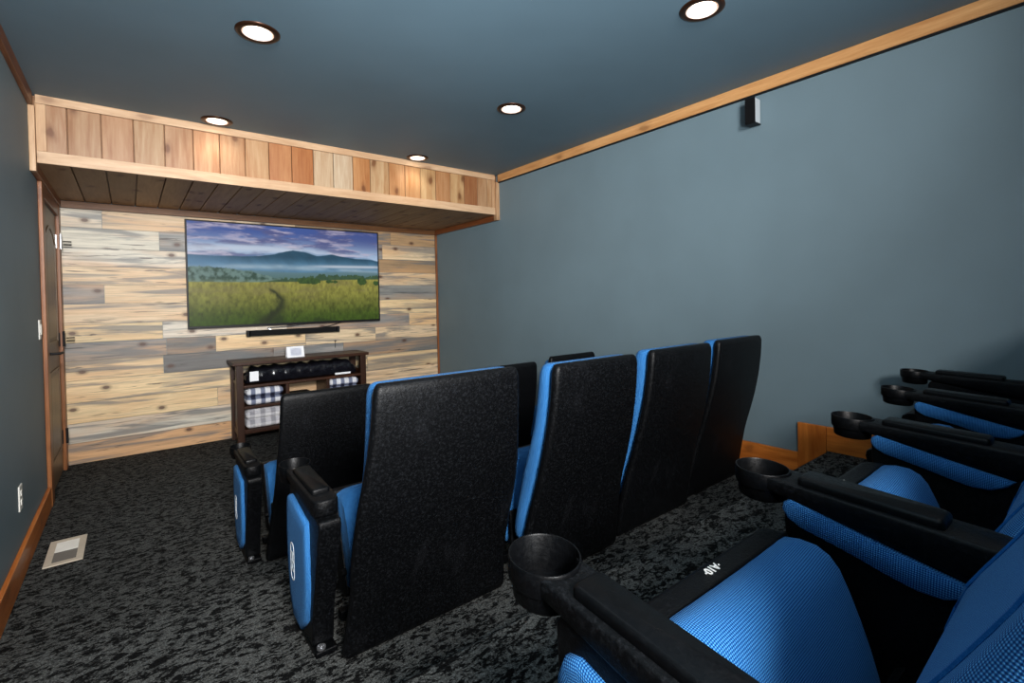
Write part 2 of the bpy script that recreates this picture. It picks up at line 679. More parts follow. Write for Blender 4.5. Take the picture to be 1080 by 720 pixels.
sbox('wall_back', (XL-T, XR+T, YB+0.012, YB+0.2, 0.0, H), M['wall'])

# plank cladding of the back wall -----------------------------------------
TAN = srgb(216, 190, 154)[:3]
YEL = srgb(226, 198, 152)[:3]
PAL = srgb(210, 202, 186)[:3]
GRY = srgb(136, 134, 130)[:3]
DGR = srgb(106, 104, 100)[:3]
BRN = srgb(152, 124, 92)[:3]
ORG = srgb(214, 168, 120)[:3]
zs = [2.05, 1.998, 1.854, 1.694, 1.548, 1.405, 1.251, 1.091, 0.948, 0.806, 0.653, 0.480, 0.318, 0.164, 0.002]
X0, X1 = XL + 0.005, XR - 0.02
rows = [
    [(X1, BRN)],
    [(-0.16, PAL), (1.3, TAN), (2.3, BRN), (X1, BRN)],
    [(0.209, PAL), (1.2, GRY), (2.2, GRY), (X1, TAN)],
    [(0.5, PAL), (1.5, GRY), (X1, BRN)],
    [(0.9, TAN), (X1, TAN)],
    [(-0.159, GRY), (1.1, TAN), (2.05, YEL), (X1, GRY)],
    [(0.8, TAN), (2.1, TAN), (X1, YEL)],
    [(0.215, YEL), (1.2, PAL), (2.504, GRY), (X1, YEL)],
    [(0.237, GRY), (0.600, DGR), (1.37, YEL), (2.1, TAN), (X1, TAN)],
    [(0.213, YEL), (1.075, DGR), (1.747, GRY), (X1, DGR)],
    [(0.9, YEL), (2.0, YEL), (X1, YEL)],
    [(0.602, YEL), (1.8, TAN), (X1, TAN)],
    [(1.2, PAL), (2.2, TAN), (X1, YEL)],
    [(1.6, ORG), (X1, TAN)],
]
bm = bmesh.new()
for i, row in enumerate(rows):
    x = X0
    for x1, c in row:
        kk_ = 1 + random.uniform(-0.07, 0.07)
        j = [kk_ + random.uniform(-0.018, 0.018) for _ in range(3)]
        d = random.uniform(0, 0.004)
        box(bm, x+0.0012, x1-0.0012, YB - d, YB + 0.0118, zs[i+1]+0.0014, zs[i]-0.0014, tuple(a*b for a, b in zip(c, j)))
        x = x1
planks = struct(link('wall_back_planks', bm, M['planks']))
bm = bmesh.new()
box(bm, XR-0.022, XR-0.001, YB-0.022, YB-0.0045, 0.0, 2.0)
struct(link('trim_1', bm, M['brown_z'], bevel=0.002))

# soffit ------------------------------------------------------------------
bm = bmesh.new()
box(bm, XL+0.001, XR-0.001, YS+0.022, YB+0.011, ZS+0.022, H-0.001)
struct(link('ceiling_soffit_core', bm, M['brown_x']))
seams = [-0.404, -0.365, -0.264, -0.111, 0.044, 0.203, 0.358, 0.510, 0.666, 0.819, 0.974, 1.130, 1.281,
         1.435, 1.580, 1.742, 1.889, 2.038, 2.189, 2.342, 2.491, 2.641, 2.752, 2.832]
cols = [(206, 170, 126), (198, 158, 116), (192, 150, 104), (196, 148, 100), (200, 164, 118), (196, 150, 104), (212, 158, 104),
        (208, 160, 108), (214, 170, 116), (208, 142, 78), (196, 124, 52), (214, 186, 146), (216, 194, 160),
        (208, 146, 78), (212, 178, 128), (208, 152, 90), (212, 160, 98), (214, 176, 118), (204, 150, 92),
        (214, 172, 112), (176, 116, 62), (202, 160, 112), (216, 180, 132)]
bm = bmesh.new()
for i in range(len(seams)-1):
    c0 = srgb(*cols[i])[:3]
    m0 = sum(c0)/3
    c = tuple(0.72*(0.82*a+0.18*m0) for a in c0)
    box(bm, seams[i]+0.0022, seams[i+1]-0.0022, YS+0.004, YS+0.0215, ZS+0.05, H-0.03, c)
struct(link('ceiling_soffit_boards', bm, M['boards'], bevel=0.003, seg=1))
bm = bmesh.new()
box(bm, XL+0.03, XR-0.04, YS-0.012, YS+0.0035, H-0.05, H-0.0005)
struct(link('trim_2', bm, M['honey_x'], bevel=0.002))
bm = bmesh.new()
box(bm, XL+0.03, XR-0.04, YS-0.012, YS+0.0035, ZS, ZS+0.068)
struct(link('trim_3', bm, M['honey_x'], bevel=0.002))
bm = bmesh.new()
box(bm, XL+0.03, XL+0.072, YS-0.010, YS+0.0036, ZS+0.0685, H-0.051)
struct(link('trim_4', bm, M['honey_z'], bevel=0.002))
bm = bmesh.new()
box(bm, XR-0.075, XR-0.04, YS-0.010, YS+0.0036, ZS+0.0685, H-0.051)
struct(link('trim_5', bm, M['honey_z'], bevel=0.002))
# corner boards on the side walls at the ends of the soffit
for nm, x0, x1 in (('trim_6', XL+0.0005, XL+0.028), ('trim_7', XR-0.038, XR-0.0005)):
    bm = bmesh.new()
    box(bm, x0, x1, YS-0.03, YS+0.021, ZS-0.052, H-0.0705)
    struct(link(nm, bm, M['honey_z'], bevel=0.002))
# trim running under the soffit on the side walls and back wall
for nm, d, m_ in (('trim_8', (XL+0.0005, XL+0.028, YS+0.0215, YB-0.021, ZS-0.052, ZS-0.0005), 'brown_y'),
                  ('trim_9', (XR-0.028, XR-0.0005, YS+0.0215, YB-0.021, ZS-0.052, ZS-0.0005), 'brown_y'),
                  ('trim_10', (XL+0.001, XR-0.001, YB-0.0205, YB-0.0045, ZS-0.052, ZS-0.0005), 'brown_x')):
    bm = bmesh.new()
    box(bm, *d)
    struct(link(nm, bm, M[m_], bevel=0.002))
# underside boards
bm = bmesh.new()
x = XL + 0.001
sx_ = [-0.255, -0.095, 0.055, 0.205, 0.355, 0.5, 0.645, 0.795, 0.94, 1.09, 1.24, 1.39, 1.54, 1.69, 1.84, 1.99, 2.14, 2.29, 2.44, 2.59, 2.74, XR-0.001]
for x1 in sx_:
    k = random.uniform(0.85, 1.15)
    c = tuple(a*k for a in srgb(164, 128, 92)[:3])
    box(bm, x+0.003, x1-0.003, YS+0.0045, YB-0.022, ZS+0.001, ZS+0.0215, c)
    x = x1
struct(link('ceiling_soffit_underside', bm, M['soffit'], bevel=0.003, seg=1))

# crown boards --------------------------------------------------------------
sbox('trim_11', (XR-0.021, XR-0.0005, YR+0.001, YS-0.0305, H-0.07, H-0.0005), M['honey_y'], 0.002)
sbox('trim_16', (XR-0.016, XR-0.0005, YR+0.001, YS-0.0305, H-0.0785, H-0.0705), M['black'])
sbox('trim_12', (XL+0.0005, XL+0.021, YR+0.001, YS-0.0305, H-0.07, H-0.0005), M['brown_y'], 0.002)  # same pine as the right crown; its shade is put in as brown

# baseboards ---------------------------------------------------------------
BH = 0.128
for side, xa, xb in (('right', XR-0.019, XR-0.0005), ('left', XL+0.0005, XL+0.019)):
    yend = YB-0.023 if side == 'right' else 4.09
    bm = bmesh.new()
    box(bm, xa, xb, Y1+0.1405, yend, 0.001, BH)
    box(bm, xa, xb, Y2+0.1405, Y1-0.0005, Z1+0.001, Z1+BH+0.018)
    box(bm, xa, xb, YR+0.001, Y2-0.0005, Z2+0.001, Z2+BH)
    struct(link('baseboard_'+side, bm, M['base_y'], bevel=0.003))
    for k, (ya, z0, z1) in enumerate(((Y2, Z1+0.001, Z2+BH), (Y1, 0.001, Z1+BH+0.018))):
        bm = bmesh.new()
        box(bm, xa, xb, ya+0.001, ya+0.140, z0, z1)
        struct(link('trim_%d' % ((17 if side == 'right' else 19)+k), bm, M['base_z'], bevel=0.003))

# door in the left wall -------------------------------------------------------
bm = bmesh.new()
box(bm, XL+0.0005, XL+0.022, DY0-0.105, DY0, 0.001, 1.9985)
box(bm, XL+0.0005, XL+0.022, DY1, YB-0.006, 0.001, 1.9985)
struct(link('trim_15', bm, M['brown_z'], bevel=0.003))
bm = bmesh.new()
box(bm, XL+0.0005, XL+0.020, DY0+0.0005, DY1-0.0005, DZ, 1.9985)
struct(link('trim_21', bm, M['brown_y'], bevel=0.003))
door = bpy.data.objects.new('door_1', None)
COL.objects.link(door)
door.location = (XL+0.012, (DY0+DY1)/2, 0.0)
struct(door)
w2 = (DY1-DY0)/2 - 0.004
bm = bmesh.new()
box(bm, -0.045, -0.010, -w2, w2, 0.012, DZ-0.006)
leaf = link('door_leaf', bm, M['door'], door, bevel=0.003)


def arch_panel(y0, y1, z0, z1, rise):
    pts = [(y0, z0), (y1, z0), (y1, z1)]
    for k in range(1, 12):
        a = k/12.0
        pts.append((y1 + (y0-y1)*a, z1 + rise*math.sin(math.pi*a)))
    pts.append((y0, z1))
    return pts


for (y0, y1, z0, z1, rise) in ((-0.26, 0.26, 0.98, 1.70, 0.09), (-0.26, 0.26, 0.2, 0.80, 0.0)):
    # moulding ring and raised panel
    outer = arch_panel(y0, y1, z0, z1, rise)
    cy, cz = (y0+y1)/2, (z0+z1)/2
    inner = [(cy+(y-cy)*0.93, cz+(z-cz)*0.955) for y, z in outer]
    inner2 = [(cy+(y-cy)*0.80, cz+(z-cz)*0.87) for y, z in outer]
    bm = bmesh.new()
    def ring(pts, x):
        return [(x, y, z) for y, z in pts]
    loft(bm, [ring(outer, -0.0098), ring(outer, -0.003), ring(inner, -0.003), ring(inner, -0.0098)], cap=False)
    link('panel_moulding', bm, M['door'], door)
    bm = bmesh.new()
    loft(bm, [ring(inner, -0.0098), ring(inner2, -0.004)])
    link('door_panel', bm, M['door'], door)
for k, z in enumerate((0.26, 0.99, 1.72)):
    bm = bmesh.new()
    box(bm, -0.009, -0.004, w2-0.03, w2+0.003, z-0.05, z+0.05)
    box(bm, 0.0102, 0.013, w2+0.006, w2+0.04, z-0.05, z+0.05)
    tube(bm, [(0.016, w2+0.003, z-0.055), (0.016, w2+0.003, z+0.06)], 0.008, 10)
    link('hinge', bm, M['silver'] if k == 2 else M['black'], door, bevel=0.001)
bm = bmesh.new()
lathe(bm, [(0.0, -0.004), (0.03, -0.004), (0.03, 0.006), (0.0, 0.006)], n=24)
bmesh.ops.rotate(bm, verts=bm.verts, matrix=Matrix.Rotation(math.pi/2, 3, 'Y'))
bmesh.ops.translate(bm, verts=bm.verts, vec=(-0.005, -w2+0.065, 0.93))
tube(bm, [(0.0, -w2+0.065, 0.93), (0.05, -w2+0.065, 0.93), (0.055, -w2+0.085, 0.93), (0.055, -w2+0.17, 0.927)], 0.009, 10)
link('door_handle', bm, M['black'], door, smooth=True)
# two small black stop pins that stand out from the far jamb
for z in (1.715, 0.985):
    for dz in (0.012, -0.012):
        bm = bmesh.new()
        tube(bm, [(0.027, w2+0.03, z+dz), (0.062, w2+0.03, z+dz), (0.075, w2+0.03, z+dz)], 0.0045, 8)
        link('stop_pin', bm, M['black'], door, smooth=True)

# ------------------------------------------------------------------ ceiling downlights


def downlight(x, y, label, group='recessed downlights in the ceiling'):
    t = thing('recessed_downlight', label, 'ceiling light', (x, y, H), 0, group)
    bm = bmesh.new()
    lathe(bm, [(0.065, 0.0), (0.065, -0.006), (0.069, -0.009), (0.084, -0.008), (0.092, -0.003), (0.092, 0.0)], n=40)
    link('trim_ring', bm, M['bronze'], t, smooth=True, angle=60)
    bm = bmesh.new()
    lathe(bm, [(0.0645, -0.001), (0.0645, -0.0062), (0.060, -0.0052), (0.0565, -0.001)], n=40)
    link('reflector', bm, M['can'], t, smooth=True, angle=60)  # emission stands in for lamp light caught by the reflector
    bm = bmesh.new()
    lathe(bm, [(0.0, -0.0006), (0.056, -0.0006), (0.056, -0.0022), (0.04, -0.0045), (0.0, -0.0055)], n=40)
    link('lamp_lens', bm, M['lens'], t, smooth=True, angle=60)
    spot_lamp('downlight_beam', (0, 0, -0.05), t)
    return t


LX0, LX1 = 0.483, 1.953
downlight(LX0, 2.423, 'larger recessed downlight at upper left, second light out from the wood soffit')
downlight(LX1, 1.130, 'biggest recessed downlight at the top edge, closest to the viewer')
downlight(LX0, 3.735, 'recessed downlight close to the wood soffit on its left half')
downlight(LX1, 2.450, 'recessed downlight in the middle of the ceiling, left of the small wall speaker')
downlight(LX1, 3.745, 'smallest recessed downlight, tucked by the right end of the wood soffit')
for k, (x, y) in enumerate(((LX0, 1.13), (LX0, -0.2), (LX1, -0.2))):
    spot_lamp('downlight_beam', (x, y, H-0.05))

# ------------------------------------------------------------------ television with a landscape on screen
TVX0, TVX1, TVZ0, TVZ1 = 0.388, 2.126, 1.022, 1.971
TVY = YB - 0.075


def tv_picture():
    W, Hh = 320, 176
    rs = np.random.RandomState(5)

    def vnoise(u, v, sx, sy):
        gx, gy = int(sx*1.4)+3, int(sy*1.1)+3
        gr = rs.rand(gy, gx)
        x = u*sx
        y = v*sy
        xi, yi = np.floor(x).astype(int), np.floor(y).astype(int)
        fx, fy = x-xi, y-yi
        fx, fy = fx*fx*(3-2*fx), fy*fy*(3-2*fy)
        return (gr[yi, xi]*(1-fx)+gr[yi, xi+1]*fx)*(1-fy)+(gr[yi+1, xi]*(1-fx)+gr[yi+1, xi+1]*fx)*fy

    def fbm(u, v, sx, sy, o=5):
        s, a, t = 0, 1.0, 0
        for k in range(o):
            s = s + a*vnoise(u, v, sx*2**k, sy*2**k)
            t += a
            a *= 0.55
        return s/t
    u, v = np.meshgrid(np.linspace(0, 1, W), np.linspace(0, 1, Hh))

    def c(r, g_, b):
        return np.array(srgb(r, g_, b)[:3])

    def mixc(a, b, f):
        f = np.clip(f, 0, 1)[..., None]
        return a*(1-f)+b*f

    def ss(x, a, b):
        t = np.clip((x-a)/(b-a), 0, 1)
        return t*t*(3-2*t)
    one = np.ones((Hh, W, 3))
    sky = mixc(c(170, 194, 222)*one, c(62, 88, 156)*one, ss(v, 0.68, 0.95))
    cl = fbm(u+0.25*v, v, 9, 26)
    cloud = mixc(c(84, 88, 136)*one, c(196, 186, 206)*one, ss(cl, 0.42, 0.66))
    col = mixc(sky, cloud, ss(fbm(u+0.1*v, v, 6, 16), 0.38, 0.60)*0.85)
    low = np.exp(-((v-0.745-0.02*np.sin(5*u))/0.036)**2)*ss(u, 0.95, 0.40)
    col = mixc(col, c(214, 222, 234)*one, low*0.6)
    col = mixc(col, c(74, 82, 134)*one, ss(u, 0.45, 1.0)*ss(v, 0.70, 0.9)*0.55)
    ridge = np.interp(u, [0, 0.12, 0.3, 0.4, 0.5, 0.56, 0.63, 0.72, 0.82, 1.0],
                      [0.690, 0.680, 0.685, 0.715, 0.765, 0.748, 0.715, 0.730, 0.705, 0.680])
    ridge = ridge + 0.016*(fbm(u, v*0, 14, 1)-0.5)
    mount = mixc(c(84, 128, 158)*one, c(36, 76, 100)*one, ss(v, 0.58, 0.70))
    mount = mount*(0.72+0.55*fbm(u+0.35*v, v, 26, 12)[..., None])
    mount = mixc(mount, c(92, 136, 176)*one, ss(u, 0.35, 0.0)*0.4)
    far = ridge + 0.02*np.sin(23*u)*0.5 - 0.012
    col = mixc(col, c(86, 128, 168)*one, ss(far+0.022-v, -0.004, 0.004)*ss(u, 0.02, 0.12)*0.5)
    col = mixc(col, mount, ss(ridge-v, -0.004, 0.004))
    mist = np.exp(-((v-0.560-0.02*np.sin(4*u))/0.024)**2)*np.clip(1.6*fbm(u, v, 7, 14)-0.25, 0, 1)
    col = mixc(col, c(168, 190, 204)*one, mist*0.9)
    bank = np.exp(-((v-0.585-0.02*u)/0.014)**2)*ss(u, 0.5, 0.75)*ss(fbm(u, v, 5, 2), 0.3, 0.5)
    col = mixc(col, c(206, 214, 224)*one, bank*0.8)
    # misty lowland
    land = ss(0.545+0.01*np.sin(9*u)-v, -0.006, 0.02)
    col = mixc(col, mixc(c(98, 128, 136)*one, c(84, 112, 104)*one, ss(v, 0.56, 0.46)), land*0.85)
    hill = np.interp(u, [0, 0.08, 0.18, 0.3, 0.4, 1.0], [0.57, 0.575, 0.56, 0.53, 0.47, 0.40]) + 0.036*(fbm(u, v*0, 60, 1)-0.5)
    hc = mixc(c(104, 132, 126)*one, c(44, 72, 60)*one, ss(fbm(u, v, 50, 26), 0.3, 0.7))
    hc = mixc(hc, c(120, 140, 112)*one, ss(v, 0.47, 0.40)*0.6)
    col = mixc(col, hc, ss(hill-v, -0.004, 0.008))
    tree = 0.474+0.058*fbm(u, v*0, 70, 1, 3)*ss(u, 0.33, 0.5)-0.03*ss(u, 0.7, 0.5)-0.02*ss(u, 0.5, 0.3)
    tc_ = mixc(c(38, 66, 52)*one, c(74, 100, 66)*one, fbm(u, v, 60, 34))
    col = mixc(col, tc_, ss(tree-v, -0.003, 0.004)*ss(u, 0.28, 0.36))
    fieldtop = np.interp(u, [0, 0.3, 0.5, 0.75, 1], [0.425, 0.425, 0.430, 0.455, 0.465])
    fld = mixc(c(58, 80, 18)*one, c(140, 136, 62)*one, ss(v, 0.02, 0.42))
    tex = fbm(u, v, 90, 26, 3)
    fld = fld*(0.42+1.15*tex[..., None])
    fld = mixc(fld, c(124, 116, 70)*one, ss(fbm(u, v, 8, 12), 0.5, 0.68)*0.5*ss(v, 0.15, 0.35))
    fld = mixc(fld, c(36, 54, 16)*one, ss(fbm(u, v, 14, 8), 0.52, 0.72)*ss(v, 0.22, 0.02)*0.8)
    col = mixc(col, fld, ss(fieldtop-v, -0.003, 0.006))
    px = np.interp(v, [0.0, 0.06, 0.16, 0.24, 0.3, 0.37], [0.345, 0.37, 0.425, 0.435, 0.41, 0.37])
    pw = np.interp(v, [0, 0.2, 0.37], [0.055, 0.026, 0.013])
    path = np.exp(-((u-px-0.012*(tex-0.5))/pw)**2)*ss(v, 0.385, 0.33)
    col = mixc(col, c(34, 42, 20)*one, path*0.92)
    for cu, cw, ch, cb in ((0.60, 0.050, 0.055, 0.418), (0.70, 0.022, 0.03, 0.425), (0.735, 0.014, 0.026, 0.425),
                           (0.895, 0.030, 0.07, 0.405), (0.985, 0.022, 0.05, 0.40), (0.55, 0.035, 0.05, 0.42)):
        e = ((u-cu)/cw)**2+((v-cb-ch/2+0.006)/(ch*0.62))**2 + 0.9*(fbm(u, v, 70, 40, 2)-0.5)
        bc = mixc(c(26, 52, 26)*one, c(70, 98, 44)*one, tex)
        col = mixc(col, bc, ss(1.05-e, 0, 0.25))
    return W, Hh, np.clip(col, 0, 1)


def mat_screen():
    t = NT('lit_screen')
    at = t.n('ShaderNodeAttribute', attribute_name='picture')
    t.base(g(0.01))
    t.rough(0.35)
    t.b.inputs['Specular IOR Level'].default_value = 0.08
    t.l(at.outputs['Color'], t.b.inputs['Emission Color'])
    t.b.inputs['Emission Strength'].default_value = 0.88
    return t.m


tv = thing('television', 'large wall-mounted television showing a green meadow and misty mountains', 'television',
           ((TVX0+TVX1)/2, TVY, TVZ0))
hw, hh = (TVX1-TVX0)/2, TVZ1-TVZ0
bm = bmesh.new()
bz = 0.012
for d in ((-hw, hw, 0, 0.03, 0, 0.020), (-hw, hw, 0, 0.03, hh-bz, hh), (-hw, -hw+bz, 0, 0.03, 0.020, hh-bz), (hw-bz, hw, 0, 0.03, 0.020, hh-bz)):
    box(bm, *d)
link('bezel', bm, M['gloss_black'], tv, bevel=0.002)
bm = bmesh.new()
box(bm, -hw+bz, hw-bz, 0.008, 0.032, 0.02, hh-bz)
box(bm, -hw*0.55, hw*0.55, 0.032, 0.052, 0.12, hh*0.7)
box(bm, -0.3, 0.3, 0.052, TVY and 0.0695, 0.25, 0.65)
link('back_housing', bm, M['black'], tv)
W, Hh, pic = tv_picture()
me = bpy.data.meshes.new('screen')
xs = np.linspace(-hw+bz, hw-bz, W)
zz = np.linspace(0.020, hh-bz, Hh)
XX, ZZ = np.meshgrid(xs, zz)
verts = np.stack([XX.ravel(), np.full(W*Hh, 0.006), ZZ.ravel()], 1)
idx = np.arange(W*Hh).reshape(Hh, W)
faces = np.stack([idx[:-1, :-1].ravel(), idx[:-1, 1:].ravel(), idx[1:, 1:].ravel(), idx[1:, :-1].ravel()], 1)
me.from_pydata(verts.tolist(), [], faces.tolist())
ca = me.color_attributes.new('picture', 'FLOAT_COLOR', 'POINT')
ca.data.foreach_set('color', np.concatenate([pic.reshape(-1, 3), np.ones((W*Hh, 1))], 1).astype(np.float32).ravel())
me.materials.append(mat_screen())
so = bpy.data.objects.new('screen', me)
COL.objects.link(so)
so.parent = tv

# sound bar ------------------------------------------------------------------
sb = thing('sound_bar', 'long black sound bar mounted under the television', 'sound bar', (1.265, YB-0.075, 0.925))
bm = bmesh.new()
loft(bm, [rrect(-0.40, 0.40, 0.0, 0.066, z, 0.012) for z in (0.004, 0.056)])
link('grille', bm, M['grille'], sb, bevel=0.002)
for s in (-1, 1):
    bm = bmesh.new()
    loft(bm, [rrect(min(s*0.401, s*0.425), max(s*0.401, s*0.425), -0.001, 0.067, z, 0.010) for z in (0.002, 0.058)])
    link('end_cap', bm, M['gloss_black'], sb, bevel=0.002)
bm = bmesh.new()
box(bm, -0.2, 0.2, 0.066, 0.0705, 0.015, 0.045)
link('wall_bracket', bm, M['black'], sb)
for s, pts in ((1, [(-0.22, 0.03, 0.058), (-0.25, 0.03, 0.075), (-0.05, 0.035, 0.082), (0.1, 0.035, 0.098)]),
               (2, [(0.27, 0.03, 0.058), (0.33, 0.03, 0.065), (0.40, 0.035, 0.085), (0.46, 0.04, 0.0985)])):
    bm = bmesh.new()
    tube(bm, pts, 0.004, 8)
    link('cable', bm, M['silver'] if s == 1 else M['black'], sb, smooth=True)
wc = bmesh.new()
tube(wc, [(1.66, YB-0.008, 0.83), (1.66, YB-0.008, 0.76)], 0.003, 6)
lathe(wc, [(0, 0), (0.011, 0), (0.011, 0.008), (0, 0.008)], (1.66, YB-0.0125, 0.828), 12)
tag(link('cable_stub', wc, M['black'], smooth=True), 'short dark cable hanging on the plank wall below the sound bar', 'cable')

# ------------------------------------------------------------------ media cabinet
CX0, CX1, CYF, CZ = 0.700, 1.845, 4.735, 0.725
CD = YB - 0.024 - CYF
cab = thing('media_cabinet', 'dark walnut open media cabinet standing against the plank wall below the television', 'cabinet', (0, CYF, 0))


def part(name, dims, mat, parent, bevel=0.003):
    bm = bmesh.new()
    for d in (dims if isinstance(dims[0], tuple) else (dims,)):
        box(bm, *d)
    return link(name, bm, mat, parent, bevel=bevel)


part('top_board', (CX0-0.025, CX1+0.025, -0.015, CD, CZ-0.028, CZ), M['cab'], cab)
pw_ = 0.055
for x0 in (CX0, CX1-pw_):
    part('front_post', (x0, x0+pw_, 0.0, pw_, 0, CZ-0.0285), M['cab_z'], cab)
    part('back_post', (x0, x0+pw_, CD-pw_, CD, 0, CZ-0.0285), M['cab_z'], cab)
    part('side_rail', (x0+0.012, x0+0.04, pw_, CD-pw_, 0.08, 0.1295), M['cab'], cab)
    part('side_rail', (x0+0.012, x0+0.04, pw_, CD-pw_, CZ-0.1995, CZ-0.17), M['cab'], cab)
    part('side_panel', (x0+0.018, x0+0.034, pw_, CD-pw_, 0.13, CZ-0.2), M['cab_z'], cab)
UX0, UX1 = CX0+pw_, CX1-pw_
SH1 = CZ-0.205
part('upper_shelf', (UX0, UX1, 0.004, CD, SH1-0.024, SH1), M['cab'], cab)
part('bottom_shelf', (UX0, UX1, 0.004, CD, 0.10, 0.135), M['cab'], cab)
D1, D2 = 1.095, 1.455
for x0 in (D1, D2):
    part('divider', (x0, x0+0.03, 0.004, CD, 0.1355, SH1-0.0245), M['cab_z'], cab)
part('left_shelf', (UX0, D1, 0.004, CD, 0.315, 0.338), M['cab'], cab)
part('right_shelf', (D2+0.03, UX1, 0.004, CD, 0.315, 0.338), M['cab'], cab)


def folded(name, label, cat, loc, w, d, h, mat, layers, group=None, rr_=0.03):
    """a folded blanket: stacked soft layers joined by a rounded fold at the front"""
    bm = bmesh.new()
    lh = h/layers
    rnd = random.Random(name+label)
    for k in range(layers):
        z0 = k*lh
        ox = rnd.uniform(-0.004, 0.004)
        rings = []
        for t_, ins in ((0.02, 0.020), (0.14, 0.007), (0.32, 0.0), (0.68, 0.0), (0.86, 0.007), (1.0, 0.022)):
            rings.append(rrect(-w/2+ins+ox, w/2-ins+ox, ins, d-ins, z0+lh*t_, rr_))
        loft(bm, rings)
    for v_ in bm.verts:
        v_.co.z += 0.006*math.sin(v_.co.x*17+loc[0]*9)*(v_.co.z/h)
        v_.co.y += 0.004*math.sin(v_.co.x*23+v_.co.z*40)
    o = link(name, bm, mat, smooth=True, angle=70)
    o.location = loc
    if cat:
        tag(o, label, cat, group)
    return o


folded('folded_blanket', 'folded navy and white plaid blanket on the upper left shelf of the cabinet', 'blanket',
       (0.93, CYF+0.02, 0.338), 0.30, 0.25, 0.145, M['navy_plaid'], 2, 'folded plaid blankets')
folded('folded_blanket', 'folded pale grey and white plaid blanket on the lower left shelf of the cabinet', 'blanket',
       (0.925, CYF+0.015, 0.1355), 0.31, 0.26, 0.165, M['grey_plaid'], 2, 'folded plaid blankets')
folded('folded_blanket', 'folded navy and white plaid blanket in the right side of the cabinet', 'blanket',
       (1.637, CYF+0.02, 0.338), 0.285, 0.25, 0.15, M['navy_plaid'], 2, 'folded plaid blankets')
# long black film-wrapped bundle lying on the top shelf
bun = thing('wrapped_bundle', 'long bundle in shiny black film lying on the top shelf of the cabinet', 'bundle', (1.27, CYF+0.02, SH1+0.0005))
bm = bmesh.new()
rings = []
for k in range(41):
    a = k/40.0
    x = -0.49 + 0.98*a
    e = min(1.0, 0.55+6*min(a, 1-a))
    hgt = (0.140+0.004*math.sin(a*31)+0.003*math.sin(a*73+1))*e
    dep = 0.25*min(1.0, 0.7+4*min(a, 1-a))
    r = []
    for j in range(20):
        th = 2*math.pi*j/20
        cs, sn = math.cos(th), math.sin(th)
        q = 0.45
        yy = dep/2*math.copysign(abs(cs)**q, cs)
        zz_ = hgt/2*math.copysign(abs(sn)**q, sn)
        wob = 0.006*math.sin(a*57+th*3)*(1 if sn > -0.5 else 0)
        r.append((x, 0.125+yy+wob, hgt/2+zz_+(wob if sn > 0 else 0)))
    rings.append(r)
loft(bm, rings)
link('wrapped_body', bm, M['bag'], bun, smooth=True, angle=80)
bm = bmesh.new()
box(bm, -0.465, -0.395, -0.010, -0.0078, 0.030, 0.115)
link('label_tag', bm, M['paper'], bun, bevel=0.001)
bm = bmesh.new()
box(bm, 0.27, 0.42, -0.0105, -0.0080, 0.008, 0.026)
link('label_strip', bm, M['paper'], bun, bevel=0.001)
# player in the middle bay with a small pale box
pl = thing('media_player', 'small black media player in the middle bay of the cabinet', 'media player', (1.245, CYF+0.06, 0.1355))
part('body', (-0.10, 0.10, 0, 0.2, 0.006, 0.25), M['black'], pl, 0.006)
part('front_panel', (-0.09, 0.09, -0.004, -0.0002, 0.02, 0.235), M['gloss_black'], pl, 0.002)
for sx2 in (-0.07, 0.07):
    for sy2 in (0.04, 0.16):
        bm = bmesh.new()
        lathe(bm, [(0, 0), (0.012, 0), (0.012, 0.0058), (0, 0.0058)], (sx2, sy2, 0), 12)
        link('foot', bm, M['black'], pl)
# card on top of the cabinet
cd = thing('tent_card', 'white folded card with pale print standing on top of the cabinet', 'card', (1.205, CYF+0.07, CZ))
bm = bmesh.new()
for s in (0, 1):
    a, b = (0.0, 0.03) if s == 0 else (0.06, 0.032)
    vs = [bm.verts.new(c_) for c_ in ((-0.075, a, 0.0005), (0.075, a, 0.0005), (0.075, b, 0.098), (-0.075, b, 0.098),
                                      (-0.075, a+0.0015, 0.0005), (0.075, a+0.0015, 0.0005), (0.075, b+0.0015, 0.098), (-0.075, b+0.0015, 0.098))]
    for q in ((0, 1, 2, 3), (7, 6, 5, 4), (0, 4, 5, 1), (1, 5, 6, 2), (2, 6, 7, 3), (3, 7, 4, 0)):
        bm.faces.new([vs[i] for i in q])
link('card_stock', bm, M['paper'], cd)
bm = bmesh.new()
vs = [bm.verts.new(c_) for c_ in ((-0.045, 0.0030, 0.014), (0.05, 0.0030, 0.014), (0.05, 0.0243, 0.084), (-0.045, 0.0243, 0.084))]
bm.faces.new(vs)
bmesh.ops.solidify(bm, geom=bm.faces[:], thickness=0.0004)
link('card_print', bm, M['paper_print'], cd)

# ------------------------------------------------------------------ small things on the walls and floor
sp = thing('wall_speaker', 'small black satellite speaker fixed to the right wall just below the wood crown', 'speaker', (XR, 1.335, 2.19))
bm = bmesh.new()
loft(bm, [rrect(-0.075, -0.012, -0.028, 0.028, z, 0.008) for z in (0.002, 0.138)])
link('cabinet_body', bm, M['ventgrey2'], sp, bevel=0.003)
part('grille', (-0.082, -0.0755, -0.029, 0.029, 0.0, 0.14), M['grille'], sp, 0.002)
part('bottom_cap', (-0.076, -0.012, -0.029, 0.029, -0.004, 0.0015), M['black'], sp, 0.001)
part('mount', (-0.0115, -0.0005, -0.016, 0.016, 0.03, 0.11), M['black'], sp, 0.002)

